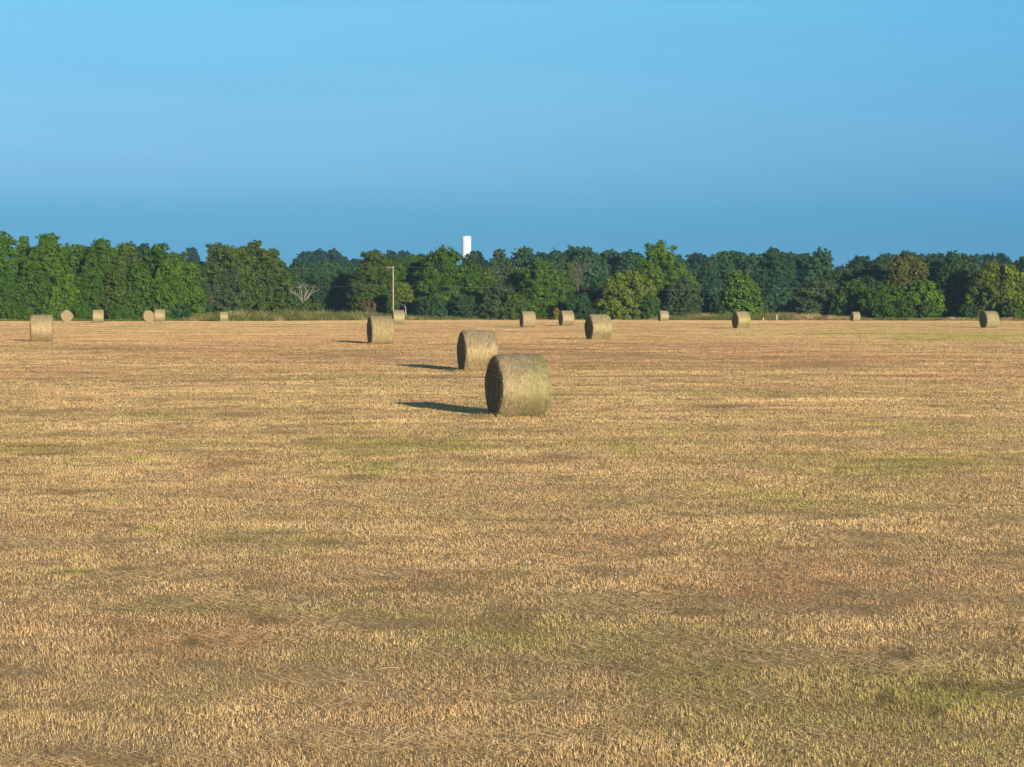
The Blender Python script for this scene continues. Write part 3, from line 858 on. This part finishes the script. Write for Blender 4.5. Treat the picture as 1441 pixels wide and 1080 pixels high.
def build_bale_proto(seed):
    V, Fq, T, Ft = bale_meshes(seed)
    me_f = [list(map(int, q)) for q in Fq] + [list(map(int, q)) for q in Ft]
    t = empty('hay_bale', (0, 0, 0))
    s = mesh_obj('wound_side', np.concatenate([V, T]), me_f, M['side'], t, True)
    g = np.random.default_rng(seed + 50)
    ns = 128
    for e in (-1, 1):
        ring = V[(0 if e < 0 else (len(V) // ns - 1)) * ns:][:ns]
        rows = 26; vv = []; ff = []
        for r in range(rows):
            q = 1 - r / rows
            # coil ridges and a shallow dish
            dx = .007 * math.sin(q * RB * 2 * math.pi * 9) * (q < .96) + .03 * (1 - q) * 0 - .02 * (1 - q * q) * 0
            nz = .03 * (fbm(ring[:, 1] * q * 5 + seed, ring[:, 2] * q * 5, 13 + seed, 3) - .5) * (1 if q < .97 else 0)
            vv.append(np.stack([ring[:, 0] + e * (dx + nz + (.012 if q < .96 else 0)), ring[:, 1] * q, ring[:, 2] * q], 1))
        vv.append(np.array([[e * LB / 2, 0, 0]]))
        vv = np.concatenate(vv)
        for r in range(rows - 1):
            for k in range(ns):
                k2 = (k + 1) % ns
                q = [r * ns + k, r * ns + k2, (r + 1) * ns + k2, (r + 1) * ns + k]
                ff.append(q if e > 0 else q[::-1])
        for k in range(ns):
            q = [(rows - 1) * ns + k, (rows - 1) * ns + (k + 1) % ns, rows * ns]
            ff.append(q if e > 0 else q[::-1])
        # stems sticking out of the coil
        m = 900
        rr = RB * .95 * np.sqrt(g.random(m)); a = g.random(m) * 6.283
        p = np.stack([np.full(m, e * LB / 2), rr * np.cos(a), np.maximum(rr * np.sin(a), -.70)], 1)
        tn = np.stack([0 * a, -np.sin(a), np.cos(a)], 1)
        dr = tn * g.normal(0, 1, m)[:, None] + np.array([e, 0, 0]) * g.uniform(.1, .8, m)[:, None]
        dr /= np.linalg.norm(dr, axis=1)[:, None]; ln = g.uniform(.03, .10, m)[:, None]
        wd = np.cross(dr, g.normal(0, 1, (m, 3))); wd /= np.linalg.norm(wd, axis=1)[:, None]
        T2 = np.stack([p - wd * .004, p + wd * .004, p + dr * ln], 1).reshape(-1, 3)
        b0 = len(vv)
        ff += [[b0 + 3 * j, b0 + 3 * j + 1, b0 + 3 * j + 2] for j in range(m)]
        mesh_obj('end_face', np.concatenate([vv, T2]), ff, M['end'], t, True)
    return t

BALES = [ # photo x of the middle, photo height, axis angle (deg), scale, green, label
    (728, 90, 18, 1.0, 1.0, 'largest and nearest hay bale with a green tinted right side'),
    (671.5, 59, 15, 1.0, .15, 'second nearest hay bale, brown topped, partly behind the nearest bale'),
    (535.5, 40.5, 16, 1.0, .1, 'hay bale right in line below the utility pole, with a narrow dark end'),
    (58.5, 39, 13, 1.0, .1, 'hay bale nearest the left edge, seen square on without its end'),
    (842, 37, 18, 1.0, .35, 'larger far hay bale with a wide dark end right of the nearest bale'),
    (742.5, 23.5, 14, 1.0, 0, 'far hay bale with a thin dark end directly above the nearest bale'),
    (797, 22, 16, 1.0, .6, 'far hay bale with a green tinted side in front of the tiny orange bush'),
    (1043, 24.5, 18, 1.0, .9, 'greenish far hay bale in front of the small bright green tree'),
    (1392, 24.5, 16, 1.03, .5, 'rightmost hay bale, greyish, in front of the yellow green trees'),
    (560.5, 20.5, 10, 1.0, 0, 'small far hay bale at the foot of the utility pole'),
    (933.5, 15.5, 10, 1.0, 0, 'small far hay bale below the tall upswept green tree'),
    (1203.5, 13.5, 12, 1.0, 0, 'smallest far hay bale at the field edge on the right'),
    (138.5, 19, 10, 1.0, .1, 'lone upright looking far hay bale at left with no other touching it'),
    (93.5, 17, 113, 1.0, 0, 'far hay bale turned end-on, standing alone next to the bale nearest the left edge'),
    (209, 16.5, 111, 1.0, 0, 'end-on hay bale, the left one of the touching pair'),
    (225, 18.5, 10, 1.0, .5, 'square-on hay bale, the right one of the touching pair'),
    (315.5, 14, 8, 1.0, .4, 'pale small far hay bale in front of the tall grass at left'),
]
protos = [build_bale_proto(s) for s in (1, 2, 3)]
used = set()
for k, (px, hpx, ang, sc, gr, label) in enumerate(BALES):
    d = F * 2 * RB * sc / hpx
    if k == 11: d = 308
    if k == 16: d = 295
    if k in (14,): d = 272
    if k in (15,): d = 262
    p = protos[k % 3]
    o = p if (k % 3) not in used else copy_tree(p)
    used.add(k % 3)
    x = at(px, d); s = sc * (1.0 if k not in (11, 14, 15, 16) else hpx * d / F / (2 * RB))
    o.location = (x, d, float(zf(x, d)) + .735 * s - .03)
    o.rotation_euler = (0, 0, math.radians(ang)); o.scale = (s, s, s)
    tag(o, label, 'hay bale', 'round hay bales across the field')
    tint = (rng.uniform(.9, 1.1), rng.uniform(.88, 1.05), rng.uniform(.8, 1.0), gr)
    for c in o.children: c.color = tint

def bale_litter():
    """crushed stubble and dropped hay round the feet of the bales"""
    V, R, = [], []
    for o in [o for o in C.objects if o.name.startswith('hay_bale') and o.location.y < 140]:
        n = 1300 if o.location.y < 80 else 350
        cx, cy, _ = o.location; ang = o.rotation_euler.z
        k = (o.location.y / 50) ** .6
        u = rng.uniform(-.72, .72, n) * LB; q = rng.normal(0, .40, n)
        u = np.where(rng.random(n) < .35, np.sign(u) * (LB / 2 + np.abs(rng.normal(0, .12, n))), u)
        x = cx + math.cos(ang) * u - math.sin(ang) * q; y = cy + math.sin(ang) * u + math.cos(ang) * q
        z = zf(x, y) + rng.uniform(0, .02, n)
        up = rng.random(n) < .45
        L = np.where(up, rng.uniform(.04, .11, n), rng.uniform(.06, .20, n)); tl = np.where(up, np.abs(rng.normal(.4, .35, n)), rng.uniform(1.2, 1.5, n))
        la = rng.random(n) * 6.283; a = rng.random(n) * 6.283; w = .006 * k
        tip = np.stack([x + np.sin(tl) * np.cos(la) * L, y + np.sin(tl) * np.sin(la) * L, z + np.cos(tl) * L + .015], 1)
        ox, oy = np.cos(a) * w, np.sin(a) * w
        V.append(np.stack([np.stack([x - ox, y - oy, z], 1), np.stack([x + ox, y + oy, z], 1), tip], 1))
        R.append(np.clip(rng.normal(.55, .2, n), 0, 1))
    V = np.concatenate(V).reshape(-1, 3); R = np.concatenate(R); n = len(R)
    o = mesh_obj('hay_litter', V, np.arange(n * 3).reshape(n, 3), M['stubble'], None, False,
                 [('rnd', 'FACE', R), ('patch', 'FACE', np.clip(rng.normal(.5, .12, n), 0, 1)), ('tone', 'FACE', rng.uniform(.6, 1.05, n))])
    tag(o, 'crushed stubble and dropped hay round the feet of the nearer bales', 'litter', kind='stuff')
bale_litter()

# ------------------------------------------------------------------ utility pole and its wires
def lathe(profile, n=24, z0=0):
    v = []; f = []
    for (r, z) in profile:
        for k in range(n): v.append((r * math.cos(2 * math.pi * k / n), r * math.sin(2 * math.pi * k / n), z))
    for i in range(len(profile) - 1):
        for k in range(n):
            k2 = (k + 1) % n; f.append([i * n + k, i * n + k2, (i + 1) * n + k2, (i + 1) * n + k])
    f.append(list(range(n))[::-1]); f.append([(len(profile) - 1) * n + k for k in range(n)])
    return v, f

def bar(c, sx, sy, sz):
    v = [(c[0] + a * sx / 2, c[1] + b * sy / 2, c[2] + e * sz / 2) for a in (-1, 1) for b in (-1, 1) for e in (-1, 1)]
    return v, [[0, 1, 3, 2], [4, 6, 7, 5], [0, 4, 5, 1], [2, 3, 7, 6], [0, 2, 6, 4], [1, 5, 7, 3]]

PD = 341.0
PX = at(553.5, PD); PZG = float(zf(PX, PD)); PH = (YH - 375) * PD / F + H - PZG
pole = empty('utility_pole', (PX, PD, PZG)); tag(pole, 'weathered wooden utility pole standing at the field edge behind the small bale', 'utility pole')
v, f = lathe([(.13, -.4), (.125, 0), (.115, PH * .4), (.10, PH * .8), (.085, PH - .03), (.07, PH)], 12)
mesh_obj('pole', v, f, M['pole'], pole, True)
v, f = bar((-.42, -.2, PH - .25), 1.2, .06, .07); mesh_obj('crossarm', v, f, M['pole'], pole)
for q in (-.95, -.5):
    v, f = lathe([(.03, PH - .195), (.06, PH - .16), (.045, PH - .12), (.06, PH - .09), (.035, PH - .05)], 8)
    v = [(a + q, b - .2, c) for a, b, c in v]
    mesh_obj('insulator', v, f, M['ceramic'], pole, True)
v, f = lathe([(.03, PH * .64), (.055, PH * .64 + .03), (.04, PH * .64 + .07), (.055, PH * .64 + .1)], 8)
v = [(a, b - .19, c) for a, b, c in v]; mesh_obj('insulator', v, f, M['ceramic'], pole, True)
def wire(dx, z, label):
    pts = []
    for k in range(-30, 31):
        s = abs(k) / 30 * 92.0; sg = 1 if k > 0 else -1
        u = (s % 92.0) / 92.0
        sag = 4 * .75 * u * (1 - u)
        pts.append((PX + dx + sg * s, PD - .2 + sg * s * .05, PZG + z - sag))
    v, f = tube(pts, [.0055] * len(pts), 5)
    o = mesh_obj('power_line', v, f, M['wire'], None, True); tag(o, label, 'wire')
wire(-.95, PH - .04, 'upper thin power line strung from the crossarm of the utility pole')
wire(0, PH * .64 + .11, 'lower thin power line strung from the side of the utility pole')

# ------------------------------------------------------------------ water tower
TD = 1100.0; TX = at(656.5, TD); TG = float(zf(TX, TD)); TH = (YH - 333.5) * TD / F + H - TG; TR = 6.6 * TD / F
tw = empty('water_tower', (TX, TD, TG)); tag(tw, 'tall plain white cylindrical water tower rising behind the trees', 'water tower')
v, f = lathe([(TR * 1.04, -.3), (TR * 1.04, .25), (TR, .3)] + [(TR, z) for z in np.linspace(2, TH, 12)], 48); mesh_obj('tank', v, f, M['tank'], tw, True)
v, f = lathe([(TR * 1.02, TH + .003), (TR * 1.02, TH + .12), (TR * .8, TH + .22), (TR * .4, TH + .34), (TR * .06, TH + .38)], 48); mesh_obj('roof', v, f, M['tank'], tw, True)

# ------------------------------------------------------------------ small things at the far edge
def post(px, d, h, label):
    x = at(px, d); z = float(zf(x, d))
    t = empty('fence_post', (x, d, z))
    v, f = lathe([(.07, -.2), (.07, h - .06), (.055, h - .02), (.02, h)], 10)
    mesh_obj('shaft', v, f, M['post'], t, True)
    v, f = lathe([(.085, h * .86), (.088, h * .87), (.088, h * .93), (.085, h * .94)], 10); mesh_obj('band', v, f, M['wire'], t, True)
    tag(t, label, 'post')
post(1093, 321, 1.0, 'pale post standing in the brown tall grass right of the greenish far bale')
post(1074, 322, .55, 'short pale post just right of the greenish far bale')

def track():
    n = 24; v = []; f = []
    for k in range(n + 1):
        px = 1310 + 40 * k / n
        for y in (330.5, 334):
            yy = y + .3 * math.sin(k); x = at(px, yy)
            v.append((x, yy, float(zf(x, yy)) + .16 + (.10 if y > 332 else 0)))
        if k: f.append([2 * k - 2, 2 * k, 2 * k + 1, 2 * k - 1])
    o = mesh_obj('track', v, f, M['gravel'], None, True); tag(o, 'pale strip of gravel track showing under the trees on the right', 'track', kind='structure')
track()

tree(659, 354, 19, 384, 'mid', 'mid green tree hiding the lower part of the white water tower')

# ------------------------------------------------------------------ haze, light, sky, camera
def haze():
    x0, x1, y0, y1, z0, z1 = -7500, 7500, -400, 6400, -3.0, 45
    v = [(x, y, z) for x in (x0, x1) for y in (y0, y1) for z in (z0, z1)]
    f = [[0, 1, 3, 2], [4, 6, 7, 5], [0, 4, 5, 1], [2, 3, 7, 6], [0, 2, 6, 4], [1, 5, 7, 3]]
    m, nt, out = new_mat('haze_air')
    p = nd(nt, 'ShaderNodeVolumePrincipled'); p.inputs['Color'].default_value = (.50, .76, 1.0, 1)
    p.inputs['Density'].default_value = HAZE; p.inputs['Anisotropy'].default_value = .0
    nt.links.new(p.outputs[0], out.inputs['Volume'])
    o = mesh_obj('haze', v, f, m); tag(o, 'thin blue morning haze over the field and woods', 'haze', kind='stuff')
HAZE = .000105
haze()

sun = bpy.data.lights.new('sun', 'SUN'); sun.energy = 5.0; sun.angle = math.radians(.5); sun.color = (1, .88, .70)
so = bpy.data.objects.new('sun', sun); C.objects.link(so)
from mathutils import Vector
sd = Vector((SX * math.cos(SUN_EL), SY * math.cos(SUN_EL), math.sin(SUN_EL)))
so.rotation_euler = sd.to_track_quat('Z', 'Y').to_euler(); so.location = (60, -120, 60)

w = bpy.data.worlds.new('World'); bpy.context.scene.world = w; w.use_nodes = True
nt = w.node_tree; nt.nodes.clear()
out = nt.nodes.new('ShaderNodeOutputWorld'); bg = nt.nodes.new('ShaderNodeBackground'); bg.inputs[1].default_value = .10
sky = nt.nodes.new('ShaderNodeTexSky'); sky.sky_type = 'NISHITA'; sky.sun_disc = False
sky.sun_elevation = SUN_EL; sky.sun_rotation = math.atan2(SX, SY)
sky.air_density = 1.0; sky.dust_density = .3; sky.ozone_density = 2.0
tcw = nt.nodes.new('ShaderNodeTexCoord'); sx_ = nt.nodes.new('ShaderNodeSeparateXYZ'); nt.links.new(tcw.outputs['Generated'], sx_.inputs[0])
# hazy blue-grey band along the horizon: the clear-sky model filtered by elevation
SKYMUL = [(0, .040, .235, .69), (1, .046, .245, .69), (2.4, .086, .275, .625), (3.6, .155, .335, .625), (4.8, .205, .390, .630), (8, .268, .530, .680), (13, .48, .70, .82), (30, .9, .95, .98)]
mr = ramp(nt, math_(nt, 'MULTIPLY', sx_.outputs['Z'], 2.0, True), [(2 * math.sin(math.radians(e)), (r_, g_, b_)) for e, r_, g_, b_ in SKYMUL])
wn = noise(nt, mapping(nt, tcw.outputs['Generated'], (3, 3, 30)), 1.6, 5, .6)
cv = ramp(nt, wn, [(.3, (.96, .975, .98)), (.7, (1.05, 1.03, 1.02))])
side = ramp(nt, math_(nt, 'ADD', sx_.outputs['X'], .5), [(.22, (1.03, 1.0, 1.0)), (.5, (1, 1, 1)), (.75, (.84, .98, 1.05))])
cv = mix(nt, 1.0, cv, side, 'MULTIPLY')
# faint thin cloud veil low on the left
veil = noise(nt, mapping(nt, tcw.outputs['Generated'], (2.2, 2.2, 75)), 1.5, 5, .6, .6)
vb = ramp(nt, math_(nt, 'MULTIPLY', sx_.outputs['Z'], 5.0, True), [(.19, (0, 0, 0)), (.27, (1, 1, 1)), (.38, (.55, .55, .55)), (.6, (0, 0, 0))])
vl = ramp(nt, math_(nt, 'ADD', sx_.outputs['X'], .5), [(.25, (1, 1, 1)), (.62, (.12, .12, .12))])
vf = math_(nt, 'MULTIPLY', math_(nt, 'MULTIPLY', ramp(nt, veil, [(.32, (.25, .25, .25)), (.68, (1, 1, 1))]), vb), vl)
cv = mix(nt, vf, cv, mix(nt, 1.0, cv, (1.26, 1.09, 1.05), 'MULTIPLY'))
nt.links.new(mix(nt, 1.0, mix(nt, 1.0, sky.outputs[0], mr, 'MULTIPLY'), cv, 'MULTIPLY'), bg.inputs[0])
nt.links.new(bg.outputs[0], out.inputs[0])

cam = bpy.data.cameras.new('camera'); cam.sensor_width = 36; cam.sensor_fit = 'HORIZONTAL'; cam.lens = 36 * F / 1441
cam.clip_end = 20000; cam.clip_start = .1
co = bpy.data.objects.new('camera', cam); C.objects.link(co)
co.location = (0, 0, H); co.rotation_euler = (math.radians(90) - math.atan((540 - YH) / F), 0, 0)
sc = bpy.context.scene
sc.camera = co
sc.view_settings.view_transform = 'Standard'; sc.view_settings.look = 'None'; sc.view_settings.exposure = .95; sc.view_settings.gamma = 1
sc.cycles.volume_bounces = 0; sc.cycles.max_bounces = 6
